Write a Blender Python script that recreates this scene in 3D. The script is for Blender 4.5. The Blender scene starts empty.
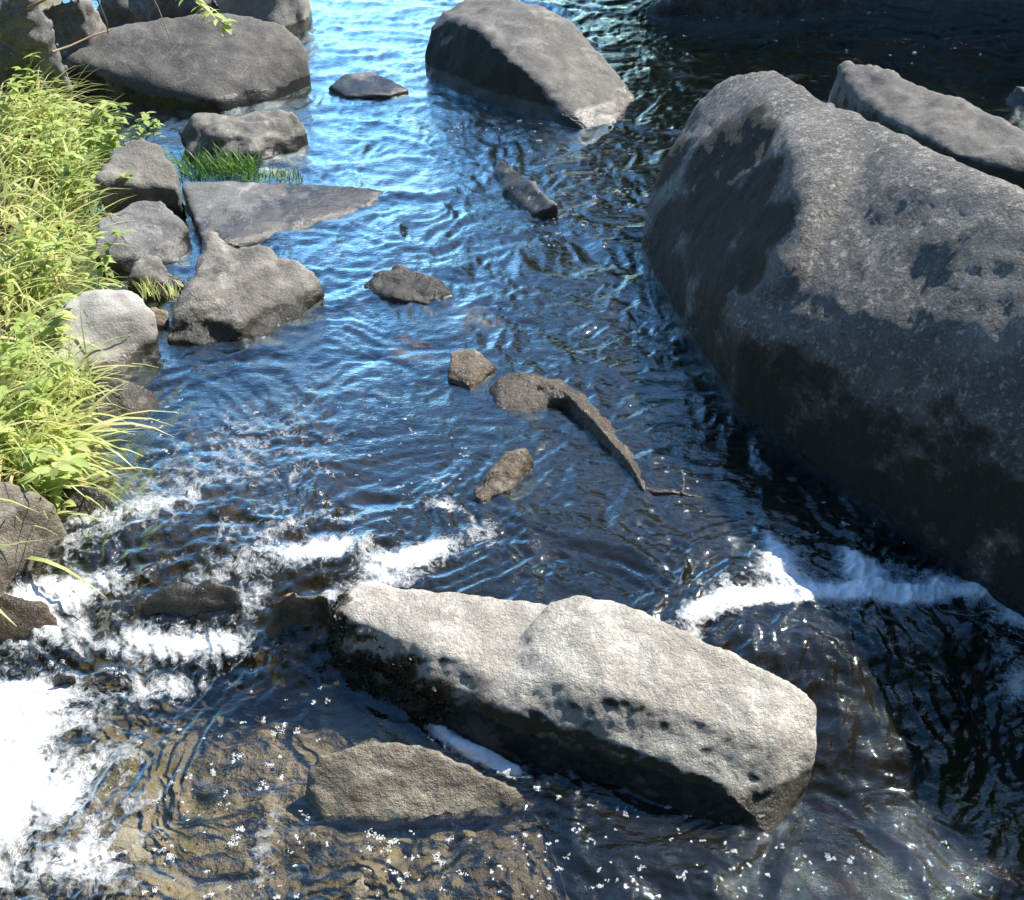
import bpy, bmesh, math, random
import numpy as np
from mathutils import Vector, Matrix
R = math.radians
random.seed(7); RNG = np.random.default_rng(7)
SC = bpy.context.scene
COL = SC.collection

# ------------------------------------------------------------------ camera
CAM_H, PITCH, F = 2.0, R(38), 983.0
cd = bpy.data.cameras.new('camera'); cam = bpy.data.objects.new('camera', cd); COL.objects.link(cam)
cam.location = (0, 0, CAM_H); cam.rotation_euler = (R(90) - PITCH, 0, 0)
cd.sensor_fit = 'HORIZONTAL'; cd.sensor_width = 36.0; cd.lens = 36.0 * F / 1024
cd.clip_start = 0.05; cd.clip_end = 2000
SC.camera = cam

def W(px, py, z):
    """world point at height z seen at photo pixel (px, py)"""
    fx, fy = math.cos(PITCH), -math.sin(PITCH)
    u, v = (px - 512) / F, (450 - py) / F
    d = Vector((u, fx + v * math.sin(PITCH), fy + v * math.cos(PITCH)))
    t = (z - CAM_H) / d.z
    return Vector((d.x * t, d.y * t, z))

# ------------------------------------------------------------------ numpy noise
_p = RNG.permutation(256); _P = np.concatenate([_p, _p, _p])
_G = np.array([[1,1,0],[-1,1,0],[1,-1,0],[-1,-1,0],[1,0,1],[-1,0,1],[1,0,-1],[-1,0,-1],[0,1,1],[0,-1,1],[0,1,-1],[0,-1,-1],[1,1,0],[-1,1,0],[0,-1,1],[0,-1,-1]], float)
def noise(p):
    p = np.asarray(p, float); i = np.floor(p).astype(int); f = p - i; i &= 255
    w = f * f * f * (f * (f * 6 - 15) + 10); out = 0
    for dx in (0, 1):
        for dy in (0, 1):
            for dz in (0, 1):
                h = _P[_P[_P[i[:, 0] + dx] + i[:, 1] + dy] + i[:, 2] + dz] & 15
                g = _G[h]
                dot = g[:, 0] * (f[:, 0] - dx) + g[:, 1] * (f[:, 1] - dy) + g[:, 2] * (f[:, 2] - dz)
                wt = (w[:, 0] if dx else 1 - w[:, 0]) * (w[:, 1] if dy else 1 - w[:, 1]) * (w[:, 2] if dz else 1 - w[:, 2])
                out = out + dot * wt
    return out
def fbm(p, octv=4, gain=.5, lac=2.03):
    a, s, out = 1.0, 1.0, 0
    for k in range(octv):
        out = out + a * noise(p * s + 17.3 * k); a *= gain; s *= lac
    return out
def sstep(a, b, x):
    t = np.clip((x - a) / (b - a), 0, 1); return t * t * (3 - 2 * t)

# ------------------------------------------------------------------ node helpers
class NT:
    def __init__(s, name):
        s.m = bpy.data.materials.new(name); s.m.use_nodes = True; s.t = s.m.node_tree; s.t.nodes.clear()
        s.out = s.n('ShaderNodeOutputMaterial')
    def n(s, typ, **kw):
        nd = s.t.nodes.new(typ)
        for k, v in kw.items():
            if k.startswith('i_'):
                nd.inputs[k[2:].replace('_', ' ')].default_value = v
            else: setattr(nd, k, v)
        return nd
    def l(s, a, b): s.t.links.new(a, b)
    def pos(s): return s.n('ShaderNodeNewGeometry').outputs['Position']
    def map(s, vec, scale):
        m = s.n('ShaderNodeMapping'); m.inputs['Scale'].default_value = scale if hasattr(scale, '__len__') else (scale,) * 3
        s.l(vec, m.inputs['Vector']); return m.outputs['Vector']
    def noise(s, vec, scale, detail=4, rough=.55, dist=0.0):
        nd = s.n('ShaderNodeTexNoise'); nd.inputs['Scale'].default_value = scale; nd.inputs['Detail'].default_value = detail
        nd.inputs['Roughness'].default_value = rough; nd.inputs['Distortion'].default_value = dist
        s.l(vec, nd.inputs['Vector']); return nd.outputs['Fac']
    def voro(s, vec, scale, feature='F1', out='Distance'):
        nd = s.n('ShaderNodeTexVoronoi', feature=feature); nd.inputs['Scale'].default_value = scale
        s.l(vec, nd.inputs['Vector']); return nd.outputs[out]
    def ramp(s, fac, a, b, lo=0.0, hi=1.0):
        nd = s.n('ShaderNodeMapRange', interpolation_type='SMOOTHSTEP')
        for k, v in zip(('From Min', 'From Max', 'To Min', 'To Max'), (a, b, lo, hi)): nd.inputs[k].default_value = v
        s.l(fac, nd.inputs['Value']); return nd.outputs['Result']
    def math(s, op, a, b=None):
        nd = s.n('ShaderNodeMath', operation=op)
        for k, v in enumerate((a, b)):
            if v is None: continue
            if isinstance(v, (int, float)): nd.inputs[k].default_value = v
            else: s.l(v, nd.inputs[k])
        return nd.outputs[0]
    def mix(s, fac, a, b, blend='MIX'):
        nd = s.n('ShaderNodeMix', data_type='RGBA', blend_type=blend)
        for sock, v in ((nd.inputs[0], fac), (nd.inputs[6], a), (nd.inputs[7], b)):
            if isinstance(v, (int, float)): sock.default_value = v
            elif isinstance(v, tuple): sock.default_value = v + (1,) if len(v) == 3 else v
            else: s.l(v, sock)
        return nd.outputs[2]
    def attr(s, name): return s.n('ShaderNodeAttribute', attribute_name=name).outputs['Fac']
    def sepz(s, vec):
        nd = s.n('ShaderNodeSeparateXYZ'); s.l(vec, nd.inputs[0]); return nd.outputs['Z']
    def bump(s, h, dist, strength=1.0, normal=None):
        nd = s.n('ShaderNodeBump'); nd.inputs['Distance'].default_value = dist; nd.inputs['Strength'].default_value = strength
        s.l(h, nd.inputs['Height'])
        if normal is not None: s.l(normal, nd.inputs['Normal'])
        return nd.outputs['Normal']
    def princ(s, color, rough, normal=None, **kw):
        nd = s.n('ShaderNodeBsdfPrincipled')
        for k, v in (('Base Color', color), ('Roughness', rough)):
            if isinstance(v, (int, float)): nd.inputs[k].default_value = v
            elif isinstance(v, tuple): nd.inputs[k].default_value = v + (1,)
            else: s.l(v, nd.inputs[k])
        for k, v in kw.items(): nd.inputs[k.replace('_', ' ')].default_value = v
        if normal is not None: s.l(normal, nd.inputs['Normal'])
        return nd.outputs[0]
    def done(s, sh):
        s.l(sh, s.out.inputs['Surface']); return s.m

def rock_mat(name, base, dark, wet=0.03, pale=(.40, .385, .35), lichen=.35, wetlook=.22, rough=.82, bumpy=1.0, moss_shade_c=(.012, .012, .006), crust=0.0):
    m = NT(name); P = m.pos()
    big = m.noise(P, 3.2, 5, .6, .3); mid = m.noise(P, 14, 6, .65); fine = m.noise(P, 95, 4, .7); grain = m.noise(P, 320, 2, .6)
    col = m.mix(m.ramp(big, .36, .64), dark, base)
    col = m.mix(m.ramp(mid, .40, .62, 0, .75), col, tuple(c * .8 for c in dark))
    col = m.mix(m.ramp(m.noise(P, 6.5, 6, .7, 1.0), .54, .70, 0, .55), col, pale)
    col = m.mix(m.ramp(fine, .52, .72, 0, .45), col, pale)
    col = m.mix(m.ramp(grain, .55, .7, 0, .5), col, tuple(c * .35 for c in dark))
    cr = m.ramp(m.noise(P, 42, 6, .78), .50, .60)
    if crust: col = m.mix(m.math('MULTIPLY', cr, crust), col, tuple(c * 1.25 for c in pale)); col = m.mix(m.ramp(m.noise(P, 24, 5, .7, .5), .60, .68, 0, crust), col, tuple(c * .4 for c in dark))
    # lichen discs
    v = m.voro(P, 13); cut = m.math('MULTIPLY', m.ramp(m.noise(P, 5, 2), .5, .62), m.ramp(v, .16, .22, 1, 0))
    col = m.mix(m.math('MULTIPLY', cut, lichen), col, pale)
    mo = m.attr('moss')  # moss, along with shade painted on faces turned from the sun
    mfac = m.ramp(m.math('ADD', mo, m.math('MULTIPLY', m.math('SUBTRACT', m.noise(P, 30, 6, .75), .5), 1.3)), .30, .80)
    mcol = m.mix(m.ramp(m.noise(P, 60, 3), .55, .75), moss_shade_c, (.035, .036, .011))
    col = m.mix(mfac, col, mcol)
    z = m.sepz(P)
    zz = m.math('ADD', z, m.math('MULTIPLY', m.math('SUBTRACT', m.noise(P, 9, 5, .65), .5), -.09))
    wf = m.ramp(zz, wet - .012, wet + .02, 1, 0)
    col = m.mix(wf, col, m.mix(1.0, col, (wetlook, wetlook * .93, wetlook * .82), 'MULTIPLY'))
    rg = m.ramp(wf, 0, 1, rough, .22)
    h = m.math('ADD', m.math('MULTIPLY', mid, .9), m.math('ADD', m.math('MULTIPLY', fine, .35), m.math('MULTIPLY', grain, .12)))
    h = m.math('ADD', h, m.math('MULTIPLY', mfac, .25))
    if crust: h = m.math('ADD', h, m.math('MULTIPLY', cr, .3 * crust))
    nrm = m.bump(h, .022 * bumpy, .9)
    return m.done(m.princ(col, rg, nrm))

M = {}
M['granite'] = rock_mat('granite', (.185, .172, .152), (.105, .098, .088), wet=.07, bumpy=.5)
M['granite_grey'] = rock_mat('granite_grey', (.165, .165, .163), (.105, .105, .105), wet=.07, bumpy=.5)
M['granite_dark'] = rock_mat('granite_dark', (.135, .125, .112), (.08, .075, .068), wet=.07, bumpy=.45, pale=(.26, .25, .23))
M['granite_pale'] = rock_mat('granite_pale', (.42, .40, .365), (.28, .27, .25), wet=.07, bumpy=.5)
M['granite_pitted'] = rock_mat('granite_pitted', (.19, .185, .178), (.095, .095, .096), wet=.06, bumpy=1.7, lichen=.5, wetlook=.2, crust=.6)
M['slab'] = rock_mat('slab_granite', (.53, .50, .445), (.32, .295, .255), wet=-.045, bumpy=1.1, lichen=.6, wetlook=.16, moss_shade_c=(.02, .016, .008), crust=.28)
M['low_rock'] = rock_mat('low_rock', (.30, .265, .205), (.16, .135, .10), wet=-.155, bumpy=1.2, wetlook=.45)
M['brown'] = rock_mat('brown_rock', (.22, .17, .12), (.11, .085, .06), wet=.045, wetlook=.5)
M['wet_dark'] = rock_mat('wet_dark_rock', (.12, .11, .095), (.065, .058, .05), wet=.2, wetlook=.6, rough=.4)
M['wet_brown'] = rock_mat('wet_brown', (.13, .10, .07), (.06, .047, .034), wet=.5, wetlook=.75, rough=.3)
M['granite_warm'] = rock_mat('granite_warm', (.215, .198, .172), (.125, .115, .10), wet=.07)
M['tan'] = rock_mat('tan_rock', (.36, .28, .20), (.20, .15, .10), wet=.0, wetlook=.7)

# ------------------------------------------------------------------ mesh helpers
def tag(o, label=None, cat=None, group=None, kind=None):
    for k, v in (('label', label), ('category', cat), ('group', group), ('kind', kind)):
        if v: o[k] = v
    return o
def mesh_obj(name, verts, faces, mat, origin=(0, 0, 0), parent=None, smooth=True):
    me = bpy.data.meshes.new(name); origin = np.array(origin, float)
    me.from_pydata((np.asarray(verts, float) - origin).tolist() if not parent else np.asarray(verts, float).tolist(), [], [list(map(int, f)) for f in faces]); me.update()
    o = bpy.data.objects.new(name, me); COL.objects.link(o)
    if mat: me.materials.append(mat)
    if smooth: me.polygons.foreach_set('use_smooth', [True] * len(me.polygons))
    if parent: o.parent = parent
    else: o.location = origin
    return o
def hull_into(bm, pts):
    b = bmesh.new()
    for p in pts: b.verts.new(p)
    r = bmesh.ops.convex_hull(b, input=b.verts)
    dead = [e for e in set(r['geom_interior'] + r['geom_unused']) if isinstance(e, bmesh.types.BMVert)]
    bmesh.ops.delete(b, geom=dead, context='VERTS')
    bmesh.ops.recalc_face_normals(b, faces=b.faces)
    me = bpy.data.meshes.new('tmp'); b.to_mesh(me); b.free(); bm.from_mesh(me); bpy.data.meshes.remove(me)
def coords(me):
    a = np.empty(len(me.vertices) * 3); me.vertices.foreach_get('co', a); return a.reshape(-1, 3)
def normals(me):
    a = np.empty(len(me.vertices) * 3); me.vertex_normals.foreach_get('vector', a); return a.reshape(-1, 3)

def rock(name, label, cat, parts, mat, vox=.02, smooth=4, amps=((2.5, .03), (9, .01), (30, .003)), base=-.35, group=None, moss_shade=None, mossw=(),
         moss=(), facet=0.0, bumps=(), grow=.0, back=.08, carve=()):
    """parts: lists of (px, py, z); their tops stand on the bed at `base`"""
    bm = bmesh.new(); allp = []
    for pts in parts:
        P = [W(*p) for p in pts]; c = sum(P, Vector()) / len(P); Q = list(P)
        for p in P:
            d = Vector((p.x - c.x, p.y - c.y, 0))
            k = 1.0 if p.z < .06 + (base + .35) else .97
            push = back * (1 if d.y > 0 else 0)
            Q.append(Vector((c.x + d.x * k, c.y + d.y * k + push * max(0, p.z) * 2, base)))
        hull_into(bm, Q); allp += P
    me = bpy.data.meshes.new(name); bm.to_mesh(me); bm.free()
    o = bpy.data.objects.new(name, me); COL.objects.link(o)
    md = o.modifiers.new('r', 'REMESH'); md.mode = 'VOXEL'; md.voxel_size = vox
    if smooth:
        ms = o.modifiers.new('s', 'SMOOTH'); ms.iterations = smooth; ms.factor = .5
    dg = bpy.context.evaluated_depsgraph_get(); dg.update()
    new = bpy.data.meshes.new_from_object(o.evaluated_get(dg)); o.modifiers.clear(); o.data = new; bpy.data.meshes.remove(me)
    new.name = name; me = new
    co = coords(me); nr = normals(me)
    seed = np.array([len(label) * 1.7, sum(map(ord, label)) % 97, 3.1])
    d = np.full(len(co), grow)
    for s, a in amps:
        if s > 20: n = fbm(co * s + seed, 2)
        else: n = fbm(co * s + seed, 3)
        d += a * n
    if facet:
        q = co * 6 + seed; d += facet * np.abs(noise(q)) * 2 - facet * .4
    for (px, py, z, r, a) in bumps:
        b = np.array(W(px, py, z)); d += a * np.exp(-((co - b) ** 2).sum(1) / r ** 2)
    co = co + nr * d[:, None]
    mo = np.zeros(len(co))
    for (px, py, z, r, s) in moss:
        b = np.array(W(px, py, z)); mo = np.maximum(mo, s * np.clip(1.5 - np.sqrt(((co - b) ** 2).sum(1)) / r, 0, 1))
    for (x, y, z, r, s) in mossw:
        mo = np.maximum(mo, s * np.clip(1.5 - np.sqrt(((co - np.array((x, y, z))) ** 2).sum(1)) / r, 0, 1))
    if moss_shade:  # darkens by face direction: some moss, some painted shade on sun-averted sides
        me.vertices.foreach_set('co', co.ravel()); me.update(); n2 = normals(me)
        dv = np.array(moss_shade[0], float); dv /= np.linalg.norm(dv); ns = n2 @ dv
        mo = np.maximum(mo, moss_shade[3] * sstep(moss_shade[1], moss_shade[2], ns + .18 * fbm(co * 5 + seed, 3)))
    org = np.array([np.mean([p.x for p in allp]), np.mean([p.y for p in allp]), max(base, co[:, 2].min())])
    me.vertices.foreach_set('co', (co - org).ravel()); o.location = org
    at = me.attributes.new('moss', 'FLOAT', 'POINT'); at.data.foreach_set('value', mo)  # carries both moss patches and the painted shade
    me.materials.clear(); me.materials.append(mat)
    me.polygons.foreach_set('use_smooth', [True] * len(me.polygons)); me.update()
    return tag(o, label, cat, group)

# ------------------------------------------------------------------ levels of the stream
LOW = -.13
def wy(px, py, z): p = W(px, py, z); return p.x, p.y
_st = np.array([wy(*q) for q in ((-200, 500, 0), (0, 505, 0), (120, 515, 0), (250, 535, 0), (340, 560, 0), (480, 600, 0), (600, 610, 0), (700, 605, 0), (800, 605, 0), (900, 612, 0), (1024, 630, 0), (1250, 660, 0))])
_en = np.array([wy(*q) for q in ((-200, 720, LOW), (0, 720, LOW), (120, 710, LOW), (250, 705, LOW), (340, 710, LOW), (480, 730, LOW), (600, 770, LOW), (700, 775, LOW), (800, 752, LOW), (900, 752, LOW), (1024, 765, LOW), (1250, 780, LOW))])
def drop(x, y):
    ys = np.interp(x, _st[:, 0], _st[:, 1]); ye = np.minimum(np.interp(x, _en[:, 0], _en[:, 1]), ys - .08)
    return sstep(ys, ye, y) if False else (lambda t: t * t * (3 - 2 * t))(np.clip((ys - y) / (ys - ye), 0, 1))
def gauss(x, y, px, py, z, rx, ry, rot=0):
    c = W(px, py, z); dx, dy = x - c.x, y - c.y
    a, b = dx * math.cos(rot) + dy * math.sin(rot), -dx * math.sin(rot) + dy * math.cos(rot)
    return np.exp(-(a / rx) ** 2 - (b / ry) ** 2)
# rapids cells (px, py, rx, ry, strength)
RAPID = [(60, 560, .5, .3, .9), (200, 560, .5, .3, .9), (330, 560, .35, .25, .8), (430, 540, .3, .25, .6), (60, 650, .35, .3, 1), (180, 640, .3, .2, .8),
         (60, 760, .35, .4, .8), (780, 580, .25, .2, .8), (900, 590, .3, .2, .9), (1000, 620, .3, .2, .9), (838, 735, .15, .08, .5), (250, 470, .4, .4, .35), (150, 500, .4, .3, .5), (1020, 700, .15, .15, .8)]
def water_z(x, y, waves=True):
    dr = drop(x, y); z = LOW * dr
    # water domes over the sunken boulder right of the slab, and over the chute left of it
    c = W(860, 672, -.02)
    dx, dy = x - c.x, y - c.y
    a = np.sqrt((dx / .47) ** 2 + ((dy + .04) / .25) ** 2)
    z = z + .055 * (1 - sstep(.15, 1.25, a))
    z = z - .03 * gauss(x, y, 985, 690, -.05, .07, .10)                # hollow at its right edge
    z = z + .03 * gauss(x, y, 290, 660, -.1, .10, .16)
    if not waves: return z
    n = x.shape[0]; P = np.stack([x, y, np.zeros(n)], 1)
    warp = np.stack([fbm(P * 2.1 + 5, 2), fbm(P * 2.1 + 31, 2), np.zeros(n)], 1)
    Q = P + warp * .22
    rap = np.zeros(n)
    for (px, py, rx, ry, s) in RAPID: rap = np.maximum(rap, s * gauss(x, y, px, py, -.05, rx, ry))
    calm = (1 - .8 * gauss(x, y, 110, 430, 0, .25, .25)) * (1 - .62 * gauss(x, y, 230, 790, LOW, .42, .3)) * (1 - .4 * gauss(x, y, 440, 420, 0, .5, .6)) * (1 - .25 * gauss(x, y, 850, 860, LOW, .6, .28))
    slide = sstep(.02, .3, dr) * (1 - sstep(.9, 1, dr))                  # smooth sheet where it slides down
    w1 = fbm(Q * np.array([3.2, 4.4, 1]), 3)
    r2 = 1 - np.abs(noise(Q * np.array([8, 13, 1]) + 9)) * 2
    r3 = 1 - np.abs(noise((P + warp * .1) * np.array([19, 33, 1]) + 4)) * 2
    r4 = noise(Q * np.array([45, 70, 1]) + 2)
    z = z + calm * (.014 * w1 + .0078 * r2 + (.0040 + .003 * rap) * r3 + .0010 * r4)
    z = z + rap * (.019 * fbm(Q * np.array([9, 9, 1]) + 50, 4) + .012 * (1 - np.abs(noise(Q * 17 + 3)) * 2))
    dome = gauss(x, y, 860, 690, -.08, .45, .22); ar = np.arctan2(x - c.x, np.maximum(c.y + .35 - y, .05))
    z = z + slide * .006 * noise(np.stack([x * 30 + y * 6, y * 5, np.zeros(n)], 1)) + dome * (.006 * noise(np.stack([ar * 14 + warp[:, 0], y * 7, np.zeros(n)], 1)) + .004 * noise(np.stack([ar * 32 + warp[:, 1] * 3, y * 16, np.zeros(n)], 1)))
    return z

def grid_xy(ys, us, hw):
    U, Y = np.meshgrid(us, ys); X = U * hw(Y); return X.ravel(), Y.ravel()
def grid_faces(nr, nc):
    i = np.arange(nr * nc).reshape(nr, nc)
    return np.stack([i[:-1, :-1], i[:-1, 1:], i[1:, 1:], i[1:, :-1]], -1).reshape(-1, 4)
def big_mesh(name, V, Fc, mat):
    me = bpy.data.meshes.new(name); nf = len(Fc)
    me.vertices.add(len(V)); me.vertices.foreach_set('co', V.ravel())
    me.loops.add(nf * 4); me.loops.foreach_set('vertex_index', Fc.ravel().astype(np.int32))
    me.polygons.add(nf); me.polygons.foreach_set('loop_start', np.arange(0, nf * 4, 4, dtype=np.int32))
    me.update(calc_edges=True); me.polygons.foreach_set('use_smooth', [True] * nf)
    me.materials.append(mat); o = bpy.data.objects.new(name, me); COL.objects.link(o); return o

# ------------------------------------------------------------------ ground sheet: bed of the stream and both banks
BANKL = np.array([(-3, -2.6), (0, -2.3), (.8, -2.05), (1.3, -1.9), (1.65, -1.55)] + [(wy(*q)[1], wy(*q)[0]) for q in ((20, 560, 0), (48, 470, 0), (62, 420, 0), (60, 360, 0), (75, 300, 0), (95, 230, 0), (105, 160, 0), (70, 110, 0), (45, 60, 0), (60, 20, 0))] + [(9, -3.4), (13, -2.8), (18, -2.4), (25, -1.6), (60, 6), (300, 40)])
BANKR = np.array([(-3, 3), (3, 3.5), (6, 4.6), (8.2, 4.9), (9.4, 2.2), (10.2, .9), (13, .6), (18, 2.2), (25, 4.5), (60, 14), (300, 60)])
def ground_z(x, y):
    n = x.shape[0]; P = np.stack([x, y, np.zeros(n)], 1)
    bl = np.interp(y, BANKL[:, 0], BANKL[:, 1]); br = np.interp(y, BANKR[:, 0], BANKR[:, 1])
    nz = fbm(P * 1.7, 4)
    dl = bl - x + .08 * nz; drr = x - br + .15 * nz
    bed = LOW * drop(x, y) - .26 - .05 * nz - .03 * fbm(P * 7, 3)
    bed = bed + .17 * gauss(x, y, 105, 460, 0, .3, .2) + .15 * sstep(2.0, 1.5, y) * sstep(.3, -.2, x) + .13 * gauss(x, y, 1000, 820, -.2, .28, .3) + .09 * sstep(1.9, 1.4, y) * sstep(.25, -.05, x)
    bed = bed - .28 * sstep(-.9, .2, x + .1 * nz) * sstep(1.9, 2.4, y) * sstep(.3, -.1, drr)
    up = .30 * sstep(-.25, .25, dl) + .26 * sstep(.1, 1.2, dl) + .35 * sstep(1, 6, dl)
    upr = .4 * sstep(-.3, .3, drr) + .9 * sstep(.1, 3, drr) + 1.0 * sstep(3, 30, drr)
    z = bed + up * 1.0 + upr + .03 * nz * sstep(0, .3, np.maximum(dl, drr))
    return z
m = NT('ground'); P = m.pos()
c = m.mix(m.ramp(m.noise(P, 2.6, 5, .6), .35, .65), (.135, .115, .075), (.26, .228, .16))
c = m.mix(m.ramp(m.noise(P, 4.1, 5, .65, .6), .54, .66, 0, .8), c, (.11, .105, .03))
c = m.mix(m.ramp(m.voro(P, 16), .05, .28, .55, 0), c, (.24, .19, .13))
c = m.mix(m.ramp(m.noise(P, 30, 4), .5, .7, 0, .5), c, (.06, .045, .025))
zz = m.sepz(P)
soil = m.mix(m.ramp(m.noise(P, 18, 5, .7), .4, .65), (.012, .009, .006), (.045, .033, .021))
c = m.mix(m.ramp(m.math('ADD', m.attr('algae'), m.math('MULTIPLY', m.math('SUBTRACT', m.noise(P, 12, 5, .7), .5), .9)), .35, .7, 0, .9), c, (.13, .125, .025))
c = m.mix(m.ramp(zz, .02, .12), c, soil)
M['ground'] = m.done(m.princ(c, .75, m.bump(m.math('ADD', m.noise(P, 22, 6, .65), m.math('MULTIPLY', m.voro(P, 16), .6)), .03)))
ys = np.concatenate([[-60, -20, -6, -2, -1, -.4, 0, .3], np.exp(np.linspace(math.log(.55), math.log(16), 300)), np.geomspace(17, 400, 26)])
us = np.concatenate([-np.geomspace(90, 1.5, 22), np.linspace(-1.35, 1.35, 320), np.geomspace(1.5, 90, 22)])
X, Y = grid_xy(ys, us, lambda y: .56 * np.abs(y) + .75)
go = big_mesh('ground', np.stack([X, Y, ground_z(X, Y)], 1), grid_faces(len(ys), len(us)), M['ground'])
at = go.data.attributes.new('algae', 'FLOAT', 'POINT'); at.data.foreach_set('value', np.clip(1.2 * gauss(X, Y, 95, 460, -.1, .26, .17) + gauss(X, Y, 990, 800, -.2, .16, .22) + .8 * gauss(X, Y, 260, 645, -.2, .14, .08) + .6 * gauss(X, Y, 130, 790, -.25, .25, .12), 0, 2))
tag(go, 'brown stony stream bed rising into earthy banks', 'ground', kind='structure')

# ------------------------------------------------------------------ water
# foam patches: (px, py, z, rx, ry, rot, density)
U_, L_ = -.02, LOW
FSCALE = 1.0
FOAM = [(130, 790, L_, .07, .08, .5, .25), (115, 850, L_, .10, .06, .5, .25), (150, 885, L_, .07, .04, .3, .3), (180, 665, -.16, .2, .05, .1, .4), (120, 520, -.01, .16, .06, .4, .3), (230, 540, U_, .18, .06, .3, .42), (300, 480, U_, .14, .05, .5, .3), (400, 520, U_, .12, .05, .2, .35), (680, 590, U_, .06, .03, .4, .4), (905, 578, U_, .15, .06, -.3, .55), (790, 565, U_, .07, .09, .3, .6), (740, 592, U_, .09, .05, .3, .45), (850, 570, U_, .06, .07, .6, .5), (985, 605, U_, .12, .05, -.3, .45),
 # rapids on the left
 (30, 600, -.05, .14, .05, .3, 0.51), (110, 545, -.03, .22, .07, .5, 0.54), (190, 505, U_, .16, .05, .5, 0.44), (270, 560, U_, .20, .06, .25, 0.77), (330, 560, U_, .12, .05, .3, 1.09),
 (400, 570, U_, .13, .05, .1, 1.41), (435, 555, U_, .09, .045, .3, 1.28), (450, 515, U_, .12, .035, -.5, 1.02), (485, 540, U_, .05, .05, -.8, 0.90), (380, 590, -.02, .10, .03, 0, 1.15), (530, 550, U_, .04, .02, .4, 0.64),
 (255, 600, -.04, .06, .04, .4, 1.15), (330, 600, -.03, .04, .03, 0, 0.90), (110, 590, -.06, .14, .04, .4, 0.77), (300, 530, U_, .12, .03, .5, 0.70), (350, 525, U_, .07, .03, .5, 0.64),
 (60, 640, -.12, .22, .06, .2, 0.90), (150, 655, -.14, .22, .05, .05, 0.87), (230, 665, -.16, .2, .04, 0, 0.79), (40, 610, -.1, .14, .06, 0, 0.90), (180, 690, L_, .14, .05, .2, 0.77),
 # heap of foam bottom left
 (-10, 720, L_, .17, .10, .1, 1.45), (50, 698, L_, .14, .05, .2, .75), (-10, 800, L_, .10, .13, -.2, 1.5), (-70, 800, L_, .20, .28, 0, 1.9), (-40, 880, L_, .09, .10, 0, 1.4), (90, 722, L_, .12, .05, .3, .62), (130, 752, L_, .10, .05, .2, .42),
 (75, 790, L_, .10, .08, .9, .50), (100, 830, L_, .10, .05, .6, .48), (50, 870, L_, .12, .05, .4, .62), (110, 880, L_, .09, .06, .8, .45), (150, 690, L_, .1, .04, .2, .5), (145, 800, L_, .05, .03, .8, .4),
 (262, 862, L_, .045, .07, -.1, .62), (265, 830, L_, .03, .05, -.2, .6), (275, 800, L_, .03, .05, .4, .45),
 # between slab and low rock
 (470, 745, L_ + .03, .10, .022, -.42, 2.05), (500, 762, L_ + .02, .07, .02, -.4, 1.92), (440, 730, L_, .05, .02, -.4, 1.28),
 # right hand hydraulic
 (700, 618, U_, .10, .04, .45, 1.41), (735, 605, U_, .09, .03, .3, 1.15), (778, 580, U_, .055, .09, .25, 1.28), (765, 545, U_, .035, .09, .3, 0.96), (800, 605, U_, .14, .03, 0, 1.22), (830, 592, U_, .16, .07, -.1, .5), (720, 590, U_, .10, .05, .3, .45), (930, 590, U_, .12, .06, -.2, .45), (70, 600, -.08, .2, .06, .2, .4), (210, 590, -.04, .14, .06, .2, .4), (320, 555, U_, .2, .07, .2, .35), (60, 800, L_, .10, .16, -.3, .6), (90, 870, L_, .14, .07, .5, .5), (870, 605, U_, .16, .04, -.18, 1.34), (862, 580, U_, .055, .07, .7, 1.15), (915, 605, U_, .09, .035, -.1, 1.41),
 (845, 560, U_, .02, .05, .5, 0.77), (960, 600, U_, .08, .03, -.2, 0.90), (1010, 625, -.02, .08, .05, -.5, 1.02), (1012, 700, -.1, .05, .05, 0, 1.28), (990, 650, -.05, .06, .06, 0, 0.70), (690, 640, -.02, .05, .02, .5, 1.02),
 (1060, 640, -.04, .15, .08, 0, 1.02), (755, 510, U_, .03, .06, .3, 0.45),
 # thin scum lines
 (560, 190, 0, .5, .25, .5, 0.20), (600, 230, 0, .5, .2, .3, 0.20), (800, 20, 0, 1.8, .25, .1, 0.14), (960, 40, 0, 1.0, .3, -.1, 0.26), (480, 120, 0, .5, .15, -.5, 0.22), (230, 440, 0, .3, .25, .6, .42), (160, 490, 0, .3, .14, .5, .42), (330, 440, 0, .3, .2, .5, .26), (60, 540, -.02, .16, .06, .5, .5), (280, 510, 0, .2, .06, .4, .4),
 (840, 725, -.12, .12, .06, 0, 0.20)]
def foam_density(x, y):
    d = np.zeros(x.shape[0])
    for (px, py, z, rx, ry, rot, s) in FOAM: d = d + s * FSCALE * gauss(x, y, px, py, z, rx, ry, rot)
    return np.clip(d, 0, 2)
m = NT('water'); P = m.pos()
fo = m.attr('foam')
fl = m.map(P, (1.0, .55, 1.0))
rip = m.math('ADD', m.noise(m.map(P, (1, 1.7, 1)), 26, 4, .6, .8), m.math('MULTIPLY', m.noise(P, 90, 3, .55, .5), .32))
nrm = m.bump(rip, .012, .29)
fr = m.n('ShaderNodeFresnel'); fr.inputs['IOR'].default_value = 1.35; m.l(nrm, fr.inputs['Normal'])
gl = m.n('ShaderNodeBsdfGlossy'); gl.inputs['Roughness'].default_value = .02; gl.inputs['Color'].default_value = (.80, .96, .97, 1); m.l(nrm, gl.inputs['Normal'])
tr = m.n('ShaderNodeBsdfTransparent'); m.l(m.mix(m.ramp(m.attr('depth'), .02, .5), (.93, .89, .79), (.13, .11, .075)), tr.inputs['Color'])
df = m.n('ShaderNodeBsdfDiffuse'); df.inputs['Color'].default_value = (.035, .03, .017, 1)
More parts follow.
